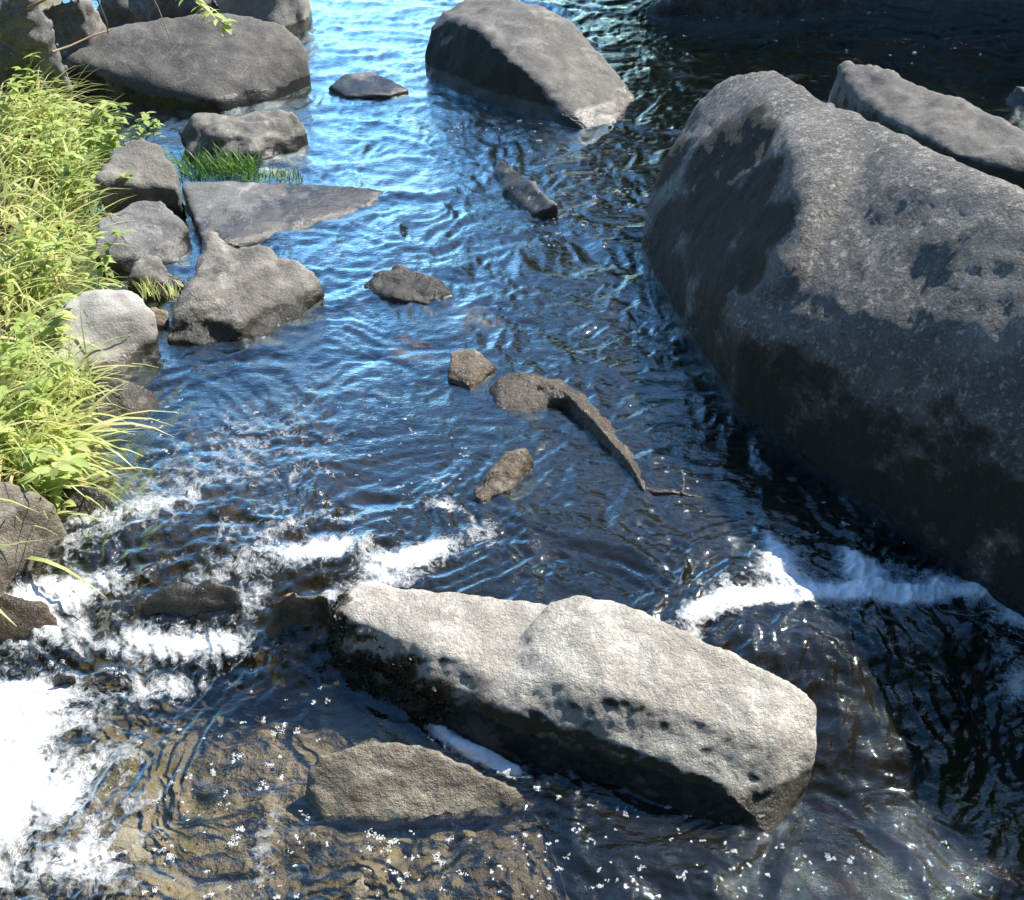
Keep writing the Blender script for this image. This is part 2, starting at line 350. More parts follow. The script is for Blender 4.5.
b0 = m.n('ShaderNodeMixShader'); m.l(m.ramp(m.attr('depth'), .02, .45, .05, .3), b0.inputs[0]); m.l(tr.outputs[0], b0.inputs[1]); m.l(df.outputs[0], b0.inputs[2])
wsh = m.n('ShaderNodeMixShader'); m.l(m.math('MAXIMUM', m.math('MINIMUM', m.math('SUBTRACT', m.math('MULTIPLY', fr.outputs[0], 7.2), .125), 1.0), 0.0), wsh.inputs[0]); m.l(b0.outputs[0], wsh.inputs[1]); m.l(gl.outputs[0], wsh.inputs[2])
# foam: lace at low density, solid at high
edge = m.voro(m.mix(.06, P, m.n('ShaderNodeTexNoise').outputs['Color']), 24, 'DISTANCE_TO_EDGE')
wv = m.n('ShaderNodeTexNoise'); wv.inputs['Scale'].default_value = 9; wv.inputs['Detail'].default_value = 3; m.l(P, wv.inputs['Vector'])
vm = m.n('ShaderNodeVectorMath', operation='MULTIPLY_ADD'); m.l(wv.outputs['Color'], vm.inputs[0]); vm.inputs[1].default_value = (.16, .16, .16); m.l(P, vm.inputs[2])
edge = m.voro(vm.outputs[0], 15, 'DISTANCE_TO_EDGE'); edge2 = m.voro(vm.outputs[0], 48, 'DISTANCE_TO_EDGE')
n1 = m.noise(vm.outputs[0], 11, 6, .68); n2 = m.noise(P, 70, 3, .6)
lace = m.math('ADD', m.ramp(edge, 0, .35, .30, -.12), m.ramp(edge2, 0, .4, .12, -.06))
v = m.math('ADD', fo, m.math('ADD', m.math('ADD', m.math('MULTIPLY', m.math('SUBTRACT', n1, .5), 1.7), m.math('MULTIPLY', m.math('SUBTRACT', m.noise(vm.outputs[0], 46, 5, .75), .5), 2.0)), m.math('ADD', lace, m.math('MULTIPLY', m.math('SUBTRACT', n2, .5), .5))))
ff = m.ramp(v, .72, 1.22)
ff = m.math('MULTIPLY', ff, m.ramp(fo, .03, .18))
fb = m.bump(m.math('ADD', m.math('MULTIPLY', m.voro(P, 75, 'SMOOTH_F1'), -1.0), m.math('MULTIPLY', n1, .8)), .007, .8)
thick = m.ramp(m.math('ADD', fo, m.math('MULTIPLY', m.math('SUBTRACT', n1, .5), 1.5)), .65, 1.5)
fsh = m.princ(m.mix(thick, m.mix(n2, (.17, .185, .195), (.34, .36, .37)), m.mix(n2, (.64, .66, .67), (.84, .85, .85))), .6, fb)
ms = m.n('ShaderNodeMixShader'); hole = m.ramp(m.voro(vm.outputs[0], 105, 'DISTANCE_TO_EDGE'), .02, .22, 1, .45)
m.l(m.math('MULTIPLY', ff, m.math('MAXIMUM', m.math('MULTIPLY', hole, .8), m.math('MULTIPLY', thick, .96))), ms.inputs[0]); m.l(wsh.outputs[0], ms.inputs[1]); m.l(fsh, ms.inputs[2])
M['water'] = m.done(ms.outputs[0])
ys = np.concatenate([[-60, -20, -6, -2, -1, -.4, 0, .3, .5], np.exp(np.linspace(math.log(.6), math.log(13), 620)), np.geomspace(13.5, 60, 30)])
us = np.concatenate([-np.geomspace(12, 1.2, 30), np.linspace(-1.12, 1.12, 720), np.geomspace(1.2, 12, 30)])
X, Y = grid_xy(ys, us, lambda y: .56 * np.abs(y) + .45)
Z = water_z(X, Y); FD = foam_density(X, Y)
Z = Z + .004 * np.clip(FD, 0, 1) * (1 + fbm(np.stack([X, Y, X * 0], 1) * 30, 3)) + .010 * sstep(.9, 2, FD)
wo = big_mesh('water', np.stack([X, Y, Z], 1), grid_faces(len(ys), len(us)), M['water'])
at = wo.data.attributes.new('depth', 'FLOAT', 'POINT'); DP = np.clip(Z - ground_z(X, Y), 0, 2)
for (px, py, z, rx, ry, rot, d) in ((470, 318, 0, .17, .11, -.3, .03), (412, 347, 0, .13, .09, -.3, .04), (400, 870, LOW, .34, .16, 0, .02), (310, 250, 0, .25, .1, .2, .05), (520, 395, 0, .2, .14, -.3, .08), (500, 475, 0, .12, .1, .5, .08), (410, 285, 0, .25, .12, -.3, .08), (100, 460, 0, .22, .14, 0, .06)):
    k = gauss(X, Y, px, py, z, rx, ry, rot); DP = DP * (1 - k) + np.minimum(DP, d) * k
at.data.foreach_set('value', DP)
at = wo.data.attributes.new('foam', 'FLOAT', 'POINT'); at.data.foreach_set('value', FD)
tag(wo, 'rippled stream water with white foam over small rapids', 'water', kind='structure')

# ------------------------------------------------------------------ rocks
rock('boulder', 'huge grey boulder with a dark mossy face filling the right side of the stream', 'boulder',
 [[(700, 99, .54), (730, 76, .66), (775, 67, .76), (812, 90, .78), (684, 134, .42), (658, 184, .27), (645, 228, .13), (650, 268, .02), (670, 305, -.02), (702, 350, -.02), (737, 395, -.02), (800, 140, .76), (810, 200, .69), (800, 268, .56), (745, 318, .36), (875, 145, .78)],
  [(812, 92, .78), (866, 138, .79), (930, 188, .81), (980, 187, .86), (1024, 198, .88), (1200, 300, .86), (1350, 410, .8), (745, 330, .34), (850, 320, .52), (935, 392, .47), (1024, 455, .44), (1300, 650, .40), (760, 420, -.02), (830, 482, -.02), (900, 525, -.02), (1000, 562, -.02), (1100, 610, -.02), (1300, 740, -.02)]],
 M['granite_pitted'], vox=.022, smooth=16, amps=((1.6, .022), (5, .006), (14, .0035), (30, .0032)), grow=.018, moss_shade=((-.7, -.5, -.45), .50, .96, .95), mossw=[(x, y, z, r, 1.5) for x, y, z, r in ((.83, 3.8, .5, .15), (.92, 3.58, .62, .11), (.80, 3.59, .42, .16), (.87, 3.3, .57, .12), (.92, 3.3, .63, .07), (.77, 3.34, .38, .16), (.84, 3.06, .52, .11), (.69, 3.72, .19, .16), (.73, 3.07, .33, .12), (.80, 2.92, .46, .07), (.67, 3.45, .08, .16), (.73, 4.1, .34, .12), (.93, 3.75, .66, .07), (.89, 3.0, .58, .08))],
 moss=[(690, 300, .06, .15, .8)])
rock('boulder', 'long low grey boulder behind the huge boulder at the upper right', 'boulder',
 [[(838, 62, .28), (850, 58, .30), (868, 64, .31), (900, 84, .31), (960, 106, .33), (1024, 130, .34), (1120, 165, .34), (836, 78, .22), (862, 103, .22), (905, 130, .23), (955, 152, .25), (1030, 172, .25), (1120, 200, .25), (838, 100, 0), (900, 155, 0), (950, 180, 0), (1040, 205, 0), (1120, 230, 0)]],
 M['granite_dark'], vox=.022, smooth=4, amps=((2, .03), (7, .012), (22, .005)), moss_shade=((-.5, -.8, -.3), .4, .7, .9))
rock('boulder', 'grey wedge shaped boulder standing midstream at the top centre', 'boulder',
 [[(440, 8, .36), (470, -4, .41), (510, -1, .43), (545, 7, .41), (574, 20, .35), (612, 66, .15), (638, 100, .0), (615, 124, 0), (590, 131, 0), (560, 126, 0), (505, 108, 0), (455, 92, 0), (429, 80, 0), (424, 52, .14), (428, 24, .28), (478, 26, .37), (520, 66, .25), (562, 96, .13)]],
 M['granite_dark'], vox=.025, smooth=3, amps=((2.2, .03), (7, .012), (22, .004)), grow=.004, moss_shade=((-.7, -.65, -.3), .35, .65, .95))
rock('stone', 'small flat oval stone breaking the blue water between the two upper boulders', 'stone',
 [[(327, 86, 0.030), (345, 73, 0.080), (370, 70, 0.085), (395, 80, 0.065), (411, 90, 0.030), (390, 95, 0.030), (345, 96, 0.030)]], M['granite_grey'], vox=.016, smooth=4, amps=((5, .01), (20, .003)))
rock('boulder', 'broad rounded grey brown boulder at the upper left with a pale top edge', 'boulder',
 [[(58, 58, .26), (80, 38, .33), (130, 25, .38), (200, 14, .42), (250, 13, .41), (285, 24, .34), (300, 42, .25), (305, 60, .15), (298, 85, .02), (270, 103, 0), (220, 112, 0), (160, 108, 0), (100, 97, 0), (55, 88, 0), (80, 74, .16), (150, 86, .11), (220, 98, .07)]],
 M['granite_dark'], vox=.022, smooth=12, grow=.012, amps=((2, .025), (7, .007), (22, .003)), moss_shade=((-.1, -.75, -.65), .55, .85, .9))
rock('boulder', 'pale smooth boulder at the top edge behind the broad rounded boulder', 'boulder',
 [[(205, 10, .2), (225, -18, .4), (270, -22, .4), (305, -8, .25), (311, 5, .08), (300, 16, 0), (250, 28, 0), (200, 25, 0)]], M['granite_pale'], vox=.03, smooth=5)
rock('boulder', 'rough grey rock on the bank at the top left under dry twigs', 'boulder',
 [[(90, 6, .42), (120, -20, .55), (190, -20, .55), (225, 0, .4), (215, 30, .15), (150, 38, .18), (95, 35, .22)]], M['granite_grey'], vox=.03, smooth=3, amps=((2.5, .06), (8, .03), (25, .008)), facet=.03)
rock('rock', 'craggy grey rock with a dark wet side behind the green grass tuft', 'rock',
 [[(178, 130, .12), (186, 118, .17), (202, 121, .17), (230, 121, .16), (268, 111, .18), (294, 112, .17), (306, 127, .09), (302, 145, 0), (270, 163, 0), (235, 168, 0), (190, 165, 0), (180, 147, .04), (250, 138, .13), (215, 140, .12)]],
 M['granite'], vox=.016, smooth=1, amps=((3, .03), (10, .016), (30, .005)), facet=.03)
rock('slab', 'flat bluish grey stone slab sloping into the water right of the grass tuft', 'slab',
 [[(180, 181, .10), (230, 181, .10), (300, 182, .075), (340, 184, .06), (384, 189, .02), (380, 204, .0), (340, 216, 0), (290, 229, 0), (235, 250, 0.01), (202, 246, .05), (194, 215, .09)],
  [(250, 236, .0), (300, 262, -.03), (345, 262, -.04), (372, 215, -.03), (290, 225, .0)]], M['granite_grey'], vox=.016, smooth=3, amps=((2, .01), (8, .006), (25, .003)))
rock('rock', 'rounded grey rock beside the grassy bank left of the flat slab', 'rock',
 [[(112, 150, .27), (135, 137, .3), (160, 144, .28), (174, 163, .23), (178, 188, .16), (170, 204, .08), (120, 206, .1), (95, 180, .24)]], M['granite_warm'], vox=.018, smooth=5, amps=((3, .025), (10, .01), (28, .004)))
rock('rock', 'squat grey rock below the rounded one and left of the dark crack', 'rock',
 [[(95, 215, .18), (130, 199, .2), (165, 199, .18), (184, 222, .11), (191, 248, .02), (180, 264, 0), (120, 268, .04), (90, 252, .12)]], M['granite_grey'], vox=.018, smooth=4, amps=((3, .025), (10, .012), (28, .004)))
rock('rock', 'little knobbly grey rock wedged above the pale boulder', 'rock',
 [[(124, 275, .10), (135, 260, .13), (155, 258, .12), (178, 274, .07), (188, 290, .02), (150, 298, .01), (122, 290, .04)]], M['granite'], vox=.012, smooth=1, amps=((5, .03), (14, .012), (34, .004)), facet=.02)
rock('rock', 'angular grey rock with a broken edge at the left waterside', 'rock',
 [[(205, 240, .18), (213, 233, .2), (245, 243, .18), (290, 258, .15), (318, 274, .10), (325, 290, .05), (318, 304, 0), (285, 322, 0), (265, 336, 0), (220, 350, 0), (168, 349, 0), (162, 335, .05), (185, 304, .13), (238, 330, .05), (298, 302, .05)]],
 M['granite_warm'], vox=.013, smooth=1, amps=((3, .022), (9, .014), (28, .005)), facet=.024)
rock('boulder', 'pale sunlit boulder half covered by the grass on the left bank', 'boulder',
 [[(58, 305, .2), (90, 291, .24), (130, 292, .22), (154, 314, .14), (157, 335, .07), (150, 358, 0), (120, 382, 0), (80, 395, .0), (50, 370, .1)]], M['granite_pale'], vox=.014, smooth=5, amps=((3, .03), (10, .008), (28, .003)))
rock('rock', 'dark wet flat rock at the foot of the pale boulder', 'rock',
 [[(90, 385, .08), (120, 372, .08), (155, 390, .04), (158, 405, 0), (140, 418, 0), (98, 422, 0)]], M['wet_dark'], vox=.012, smooth=2, amps=((5, .02), (14, .008)), facet=.015)
rock('rock', 'small grey rock in the grass by the still green pool', 'rock',
 [[(18, 418, .10), (42, 412, .11), (56, 436, .03), (45, 455, .0), (15, 450, .03)]], M['granite'], vox=.012, smooth=3, amps=((5, .02), (14, .008)))
rock('stone', 'little pinkish stone between the pale boulder and the angular rock', 'stone',
 [[(143, 310, .07), (155, 304, .08), (168, 310, .06), (166, 324, .02), (150, 326, .02)]], M['tan'], vox=.009, smooth=4, amps=((6, .01), (20, .003)))
rock('rock', 'square cut brownish rock at the left edge above the rapids', 'rock',
 [[(-30, 478, 0.180), (10, 481, 0.180), (42, 494, 0.160), (57, 508, 0.110), (44, 545, 0.020), (18, 590, -0.060), (-30, 610, -0.040), (-80, 560, 0.110), (-80, 480, 0.180)]], M['low_rock'], vox=.012, smooth=3, amps=((3, .014), (10, .008), (30, .003)))
rock('stone', 'shiny wet rounded stone next to the square cut brownish rock', 'stone',
 [[(44, 500, 0.040), (60, 486, 0.080), (85, 482, 0.090), (108, 491, 0.065), (121, 505, 0.010), (105, 521, -0.010), (60, 527, -0.010)]], M['wet_dark'], vox=.010, smooth=4, amps=((5, .014), (16, .005)))
rock('rock', 'low brown wet rock at the left edge washed by foam', 'rock',
 [[(-50, 598, 0.028), (0, 590, 0.018), (45, 603, -0.012), (62, 624, -0.072), (38, 645, -0.112), (-40, 665, -0.112)]], M['brown'], vox=.012, smooth=3, amps=((4, .02), (12, .008)))
rock('rock', 'flat grey wet rock in the middle of the left rapids', 'rock',
 [[(142, 600, -0.018), (165, 584, 0.012), (215, 579, 0.012), (239, 586, 0.002), (237, 606, -0.038), (225, 632, -0.118), (168, 634, -0.118), (140, 618, -0.068)]], M['granite_grey'], vox=.010, smooth=3, amps=((4, .014), (12, .007), (30, .003)))
rock('stone', 'dark round stone poking out of white foam at the far left', 'stone',
 [[(36, 684, -0.100), (50, 674, -0.060), (72, 672, -0.060), (76, 680, -0.080), (56, 692, -0.130)]], M['wet_dark'], vox=.008, smooth=3, base=-.45, amps=((6, .01), (20, .003)))
rock('rock', 'small mossy rock left of the big foreground slab', 'rock',
 [[(268, 606, 0.023), (282, 592, 0.063), (305, 588, 0.083), (328, 592, 0.073), (332, 614, -0.007), (305, 640, -0.077), (275, 640, -0.077)]], M['brown'], vox=.009, smooth=2, amps=((6, .02), (16, .010), (40, .004)), facet=.012,
 moss=[(300, 600, -.01, .05, .9), (320, 600, -.01, .05, .8)])
slab_moss = [(335, 625, .03, .06, .8), (345, 600, .06, .035, .7), (360, 668, -.03, .06, .7), (395, 690, -.05, .06, .7), (400, 672, -.01, .06, .8), (440, 695, -.02, .055, .8), (480, 708, -.02, .05, .75), (530, 726, -.02, .045, .7), (600, 756, -.04, .05, .7), (660, 785, -.06, .05, .7), (330, 640, -.04, .08, .9)]
slab = rock('slab', 'long sunlit granite slab with a dark mossy front lying across the foreground', 'slab',
 [[(334, 612, 0.050), (346, 592, 0.075), (366, 583, 0.078), (450, 589, 0.072), (545, 603, 0.068), (640, 650, 0.050), (380, 630, 0.055), (450, 655, 0.055), (505, 668, 0.050), (345, 640, 0.000), (400, 668, -0.010), (480, 702, -0.010), (560, 728, -0.010), (333, 650, -0.100), (345, 690, -0.138), (440, 735, -0.138), (560, 775, -0.138)],
  [(524, 634, 0.075), (550, 601, 0.112), (575, 597, 0.120), (612, 601, 0.118), (670, 630, 0.110), (720, 652, 0.100), (800, 688, 0.075), (815, 704, 0.050), (560, 672, 0.085), (640, 700, 0.085), (715, 722, 0.070), (775, 742, 0.040), (814, 745, 0.000), (806, 785, -0.080), (785, 800, -0.080), (770, 836, -0.138), (700, 820, -0.138), (620, 790, -0.138), (540, 765, -0.138), (480, 702, -0.000), (560, 722, 0.000), (640, 752, 0.000), (715, 780, -0.020)]],
 M['slab'], vox=.0085, smooth=3, amps=((2.5, .016), (8, .007), (22, .003), (60, .002)), facet=.002, grow=.003, base=-.5, moss_shade=((-.25, -.9, -.45), .32, .78, .95), moss=slab_moss, bumps=[(700, 690, .08, .05, -.012), (520, 640, .08, .03, -.01)])
rock('rock', 'low speckled wet rock in front of the foreground slab', 'rock',
 [[(303, 775, -0.067), (320, 753, -0.027), (370, 739, -0.012), (420, 743, -0.017), (470, 766, -0.047), (520, 790, -0.097), (537, 806, -0.138), (500, 818, -0.138), (440, 812, -0.137), (380, 814, -0.138), (322, 822, -0.138), (302, 800, -0.127)]],
 M['low_rock'], vox=.008, smooth=3, amps=((3.5, .012), (12, .005), (32, .003)), facet=.0, base=-.5)
rock('rock', 'broad brown rock just under the surface at the bottom edge', 'rock',
 [[(262, 850, -0.176), (288, 822, -0.171), (400, 818, -0.166), (540, 825, -0.176), (560, 890, -0.176), (520, 960, -0.186), (280, 960, -0.186)]],
 M['low_rock'], vox=.011, smooth=3, amps=((3, .026), (10, .005), (30, .002)), base=-.5)
rock('rock', 'sunken grey rock under the sliding water at the lower right', 'rock',
 [[(800, 800, -0.255), (870, 780, -0.240), (960, 800, -0.240), (1010, 860, -0.250), (1000, 940, -0.270), (850, 940, -0.270), (790, 860, -0.270)]],
 M['brown'], vox=.012, smooth=4, amps=((3, .014), (10, .007)), base=-.5)
rock('boulder', 'dark sunken boulder with water domed over it right of the foreground slab', 'boulder',
 [[(735, 655, -0.100), (800, 632, -0.060), (900, 636, -0.060), (965, 662, -0.080), (985, 700, -0.150), (940, 730, -0.210), (860, 750, -0.240), (790, 745, -0.230), (750, 700, -0.200)]],
 M['wet_dark'], vox=.014, smooth=5, amps=((3, .02), (10, .01)), base=-.5)
# midstream stones
MID = 'stones breaking the surface in midstream'
rock('stone', 'rough grey stone with a pale crown in midstream, nearest the angular bank rock', 'stone',
 [[(361, 283, 0.015), (372, 270, 0.065), (400, 262, 0.085), (425, 271, 0.070), (452, 292, 0.015), (430, 303, 0.015), (395, 298, 0.015), (366, 291, 0.015)]], M['granite_warm'], vox=.011, smooth=2, amps=((5, .02), (14, .010), (34, .004)), facet=.014, group=MID)
rock('stone', 'tan stone awash just behind the triangular midstream stone', 'stone',
 [[(435, 300, -0.012), (470, 296, -0.002), (507, 318, -0.006), (495, 338, -0.012), (450, 338, -0.015)]], M['tan'], vox=.011, smooth=3, amps=((5, .012), (14, .006)), group=MID)
rock('stone', 'tan stone awash left of the triangular midstream stone', 'stone',
 [[(384, 342, -0.012), (405, 328, -0.004), (440, 345, -0.008), (430, 366, -0.014), (390, 363, -0.014)]], M['tan'], vox=.011, smooth=3, amps=((5, .012), (14, .006)), group=MID)
rock('stone', 'small triangular brown stone in midstream', 'stone',
 [[(447, 378, 0.025), (450, 349, 0.080), (475, 347, 0.080), (496, 366, 0.025), (470, 387, 0.025)]], M['brown'], vox=.009, smooth=1, amps=((6, .010), (16, .006)), facet=.006, group=MID)
tail = [(548, 384, .035), (565, 392, .03), (580, 408, .025), (595, 424, .022), (608, 438, .02), (620, 452, .015), (632, 467, .01), (640, 482, .005), (646, 493, -.01)]
segs = []
for a, b in zip(tail[:-1], tail[1:]):
    wdt = 15 - (a[0] - 548) * .07
    segs.append([(a[0] - wdt, a[1] + wdt * .5, -.01), (a[0] + wdt, a[1] - wdt * .5, -.01), (a[0], a[1] - 2, a[2] + .03), (b[0] - wdt * .9, b[1] + wdt * .45, -.01), (b[0] + wdt * .9, b[1] - wdt * .45, -.01), (b[0], b[1] - 2, b[2] + .03)])
rock('log', 'smooth brown sunken log with a humped end and a long curving tail', 'log',
 [[(488, 392, .0), (500, 376, .05), (535, 371, .06), (556, 384, .045), (565, 402, 0), (525, 414, 0), (495, 408, 0)], [(515, 374, .055), (535, 372, .065), (556, 386, .05), (570, 400, .04), (545, 404, .0), (530, 400, 0), (566, 384, .02), (580, 412, .0)]] + segs, M['wet_brown'], vox=.008, smooth=4, amps=((5, .012), (16, .007), (40, .003)), base=-.12)
rock('stone', 'knobbly dark brown stone below the humped log in midstream', 'stone',
 [[(470, 492, 0.015), (490, 472, 0.050), (510, 450, 0.065), (527, 448, 0.060), (531, 463, 0.015), (507, 490, 0.015), (480, 501, 0.015)]], M['wet_brown'], vox=.008, smooth=1, amps=((7, .018), (18, .010), (40, .004)), facet=.012, group=MID)
rock('stone', 'narrow stone with a pale upper edge slanting in the water below the wedge shaped boulder', 'stone',
 [[(490, 163, 0.035), (500, 156, 0.075), (512, 164, 0.075), (560, 204, 0.075), (556, 214, 0.025), (532, 214, 0.025), (505, 190, 0.025)]], M['granite'], vox=.013, smooth=1, amps=((5, .014), (14, .008)), facet=.010, group=MID)
rock('stone', 'blue grey stone at the right edge beyond the long low boulder', 'stone',
 [[(1000, 98, .0), (1015, 84, .1), (1050, 82, .12), (1070, 100, 0), (1040, 112, 0)]], M['granite_grey'], vox=.018, smooth=3)
rock('boulder', 'dark low boulder in deep shade at the top right beyond the water', 'boulder',
 [[(640, 6, .05), (700, -12, .2), (780, -14, .22), (850, -8, .12), (880, 6, 0), (760, 14, 0), (660, 14, 0)]], M['wet_dark'], vox=.03, smooth=4)
PEB = 'pebbles in the gap behind the rounded grey rock'
for (px, py, r, lab) in ((190, 133, 9, 'largest grey pebble in the wet gap left of the craggy rock'), (205, 142, 7, 'pale pebble beside the largest one in the wet gap, nearer the grass tuft'), (196, 149, 6, 'smallest grey pebble in the wet gap, just above the rounded rock shoulder')):
    rock('pebble', lab, 'pebble', [[(px - r, py, .01), (px - r * .4, py - r * .6, .04), (px + r * .5, py - r * .5, .04), (px + r, py + r * .1, .01), (px + r * .3, py + r * .6, .0), (px - r * .6, py + r * .5, .0)]], M['granite_pale'], vox=.008, smooth=4, amps=((8, .008),), base=-.12, group=PEB)
for (pts, mat, lab) in (
    ([(28, 16, .5), (45, 0, .58), (80, -4, .58), (96, 10, .46), (80, 26, .36), (40, 30, .4)], 'granite', 'brownish rock behind the thin leaning twig at the top left'),
    ([(-40, 20, .6), (-10, -10, .72), (30, -14, .72), (44, 4, .62), (30, 24, .52), (-20, 30, .52)], 'granite_grey', 'grey rock at the very corner of the top left bank')):
    rock('rock', lab, 'rock', [pts], M[mat], vox=.022, smooth=2, amps=((3, .05), (9, .025), (26, .007)), facet=.03, base=.05)

# ------------------------------------------------------------------ vegetation
def leafmat(name, a, b, trans=.55):
    m = NT(name); P = m.pos()
    c = m.mix(m.ramp(m.noise(P, 6, 3), .35, .65), a, b)
    ri = m.n('ShaderNodeNewGeometry').outputs['Random Per Island']
    c = m.mix(m.ramp(ri, .0, .35, .7, 0), c, tuple(x * .35 for x in a)); c = m.mix(m.ramp(ri, .9, .93, 0, .8), c, (b[0] * 1.1, b[1] * .85, b[2] * 1.1))
    d = m.princ(c, .45); t = m.n('ShaderNodeBsdfTranslucent'); m.l(c, t.inputs['Color'])
    mx = m.n('ShaderNodeMixShader'); mx.inputs[0].default_value = trans; m.l(d, mx.inputs[1]); m.l(t.outputs[0], mx.inputs[2])
    return m.done(mx.outputs[0])
M['grass'] = leafmat('grass_blade', (.52, .60, .19), (.72, .75, .33))
M['grass_green'] = leafmat('grass_green', (.06, .16, .02), (.10, .22, .03))
M['leaf'] = leafmat('leaf', (.40, .52, .14), (.58, .66, .25))
M['crown'] = leafmat('crown_leaf', (.035, .06, .015), (.06, .10, .025), .35)
m = NT('bark'); P = m.pos()
M['bark'] = m.done(m.princ(m.mix(m.noise(m.map(P, (14, 14, 2)), 3, 5), (.06, .045, .03), (.16, .13, .095)), .85, m.bump(m.noise(m.map(P, (20, 20, 3)), 3, 5), .02)))
m = NT('dry_twig'); P = m.pos()
M['twig'] = m.done(m.princ(m.mix(m.noise(P, 30, 4), (.16, .11, .07), (.32, .25, .17)), .8))
M['moss'] = leafmat('moss_tuft', (.018, .015, .006), (.05, .045, .012), .1)

def blade(V, Fc, p, az, L, wd, lean, bend, seg=6):
    d = np.array([math.cos(az), math.sin(az)]); side = np.array([-d[1], d[0], 0])
    pos = np.array(p, float); ang = lean; b0 = len(V)
    for k in range(seg + 1):
        t = k / seg; w = wd * (1 - t ** 1.8) * (.55 + .45 * min(1, t * 4)) + .0004
        V.append(pos - side * w); V.append(pos + side * w)
        pos = pos + np.array([d[0] * math.sin(ang), d[1] * math.sin(ang), math.cos(ang)]) * L / seg
        ang += bend / seg
    for k in range(seg):
        i = b0 + 2 * k; Fc.append((i, i + 1, i + 3, i + 2))
def gz(x, y): return float(ground_z(np.array([x]), np.array([y]))[0])

V, Fc = [], []
rng = random.Random(11); n = 0
GR = [(0, 140, .35), (20, 110, .3), (60, 150, .3), (40, 200, .35), (10, 260, .4), (50, 280, .3), (20, 330, .35), (60, 240, .3), (0, 400, .3), (30, 370, .22), (10, 440, .18), (75, 205, .22), (-60, 200, .6), (-80, 350, .5), (-60, 450, .3), (5, 60, .35), (60, 330, .14), (40, 95, .25)]
while n < 2900:
    px, py, r = rng.choice(GR); c = W(px, py, .15)
    x, y = c.x + rng.gauss(0, r * .6), c.y + rng.gauss(0, r * .6)
    bl = float(np.interp(y, BANKL[:, 0], BANKL[:, 1]))
    if x > bl + (.22 if y > 3.1 else .08): continue
    z = gz(x, y)
    if z < -.08: continue
    n += 1
    az = rng.uniform(-1.4, .9) if rng.random() < .75 else rng.uniform(0, 6.28)
    blade(V, Fc, (x, y, z - .01), az, rng.uniform(.14, .48), rng.choice((.003, .0045, .006, .0085, .012)), rng.uniform(.15, .9), rng.uniform(.7, 2.2))
tag(mesh_obj('grass', V, Fc, M['grass']), 'long bright yellow green grass arching over the left bank', 'grass', kind='stuff')

def tuft(label, px0, px1, py0, py1, z, cnt, L, mat, lean=.5, group=None, bend=.9, wd=(.0015, .0032)):
    V, Fc = [], []; rr = random.Random(px0 + py0)
    c = W((px0 + px1) / 2, (py0 + py1) / 2, z)
    for _ in range(cnt):
        p = W(rr.uniform(px0, px1), rr.uniform(py0, py1), z)
        blade(V, Fc, p, rr.uniform(0, 6.28), L * rr.uniform(.5, 1.1), rr.uniform(*wd), rr.uniform(0, lean), rr.uniform(.2, bend), 5)
    return tag(mesh_obj('grass_tuft', V, Fc, mat, origin=c), label, 'grass', group)
tuft('dense green grass tuft growing behind the flat bluish grey slab', 182, 258, 165, 184, .05, 420, .15, M['grass_green'], 1.0, bend=1.8, wd=(.002, .004))
tuft('thin low fringe of green grass along the back edge of the flat slab', 245, 303, 174, 185, .05, 150, .07, M['grass_green'], 1.1, bend=1.6)
tuft('sparse pale grass sprouting beside the little pinkish stone', 140, 190, 290, 302, .03, 70, .10, M['grass'])
tuft('long drooping grass blades hanging over the dark wet rock', 60, 95, 385, 405, .10, 60, .26, M['grass'], .7, bend=2.6, wd=(.003, .005))
tuft('grass clump leaning over the still green pool at the left edge', 0, 45, 440, 480, .06, 160, .2, M['grass'], .6, bend=2.0, wd=(.002, .0045))

def leaf_faces(V, Fc, base, dirv, L, wd, droop=.3):
    d = Vector(dirv).normalized(); s = d.cross(Vector((0, 0, 1)))
    s = s.normalized() if s.length > 1e-3 else Vector((1, 0, 0)); up = s.cross(d)
    b0 = len(V); prof = [(0, .05), (.25, .8), (.5, 1), (.78, .6), (1, .03)]
    for t, w in prof:
        mid = Vector(base) + d * L * t - Vector((0, 0, 1)) * droop * L * t * t
        V.append(mid - s * w * wd + up * wd * .25 * w); V.append(mid); V.append(mid + s * w * wd + up * wd * .25 * w)
    for k in range(4):
        i = b0 + 3 * k; Fc += [(i, i + 1, i + 4, i + 3), (i + 1, i + 2, i + 5, i + 4)]
def tube(V, Fc, pts, r0, r1, sides=6):
    b0 = len(V); n_ = len(pts); pts = [Vector(p) for p in pts]
    for k, p in enumerate(pts):
        t = (pts[min(k + 1, n_ - 1)] - pts[max(k - 1, 0)]).normalized()
        a = t.cross(Vector((.3, .2, 1))).normalized(); b = t.cross(a); r = r0 + (r1 - r0) * k / (n_ - 1)
        for q in range(sides):
            an = 2 * math.pi * q / sides; V.append(p + a * math.cos(an) * r + b * math.sin(an) * r)
    for k in range(n_ - 1):
        for q in range(sides):
            q2 = (q + 1) % sides; Fc.append((b0 + k * sides + q, b0 + k * sides + q2, b0 + (k + 1) * sides + q2, b0 + (k + 1) * sides + q))
    Fc.append(tuple(b0 + (n_ - 1) * sides + q for q in range(sides)))
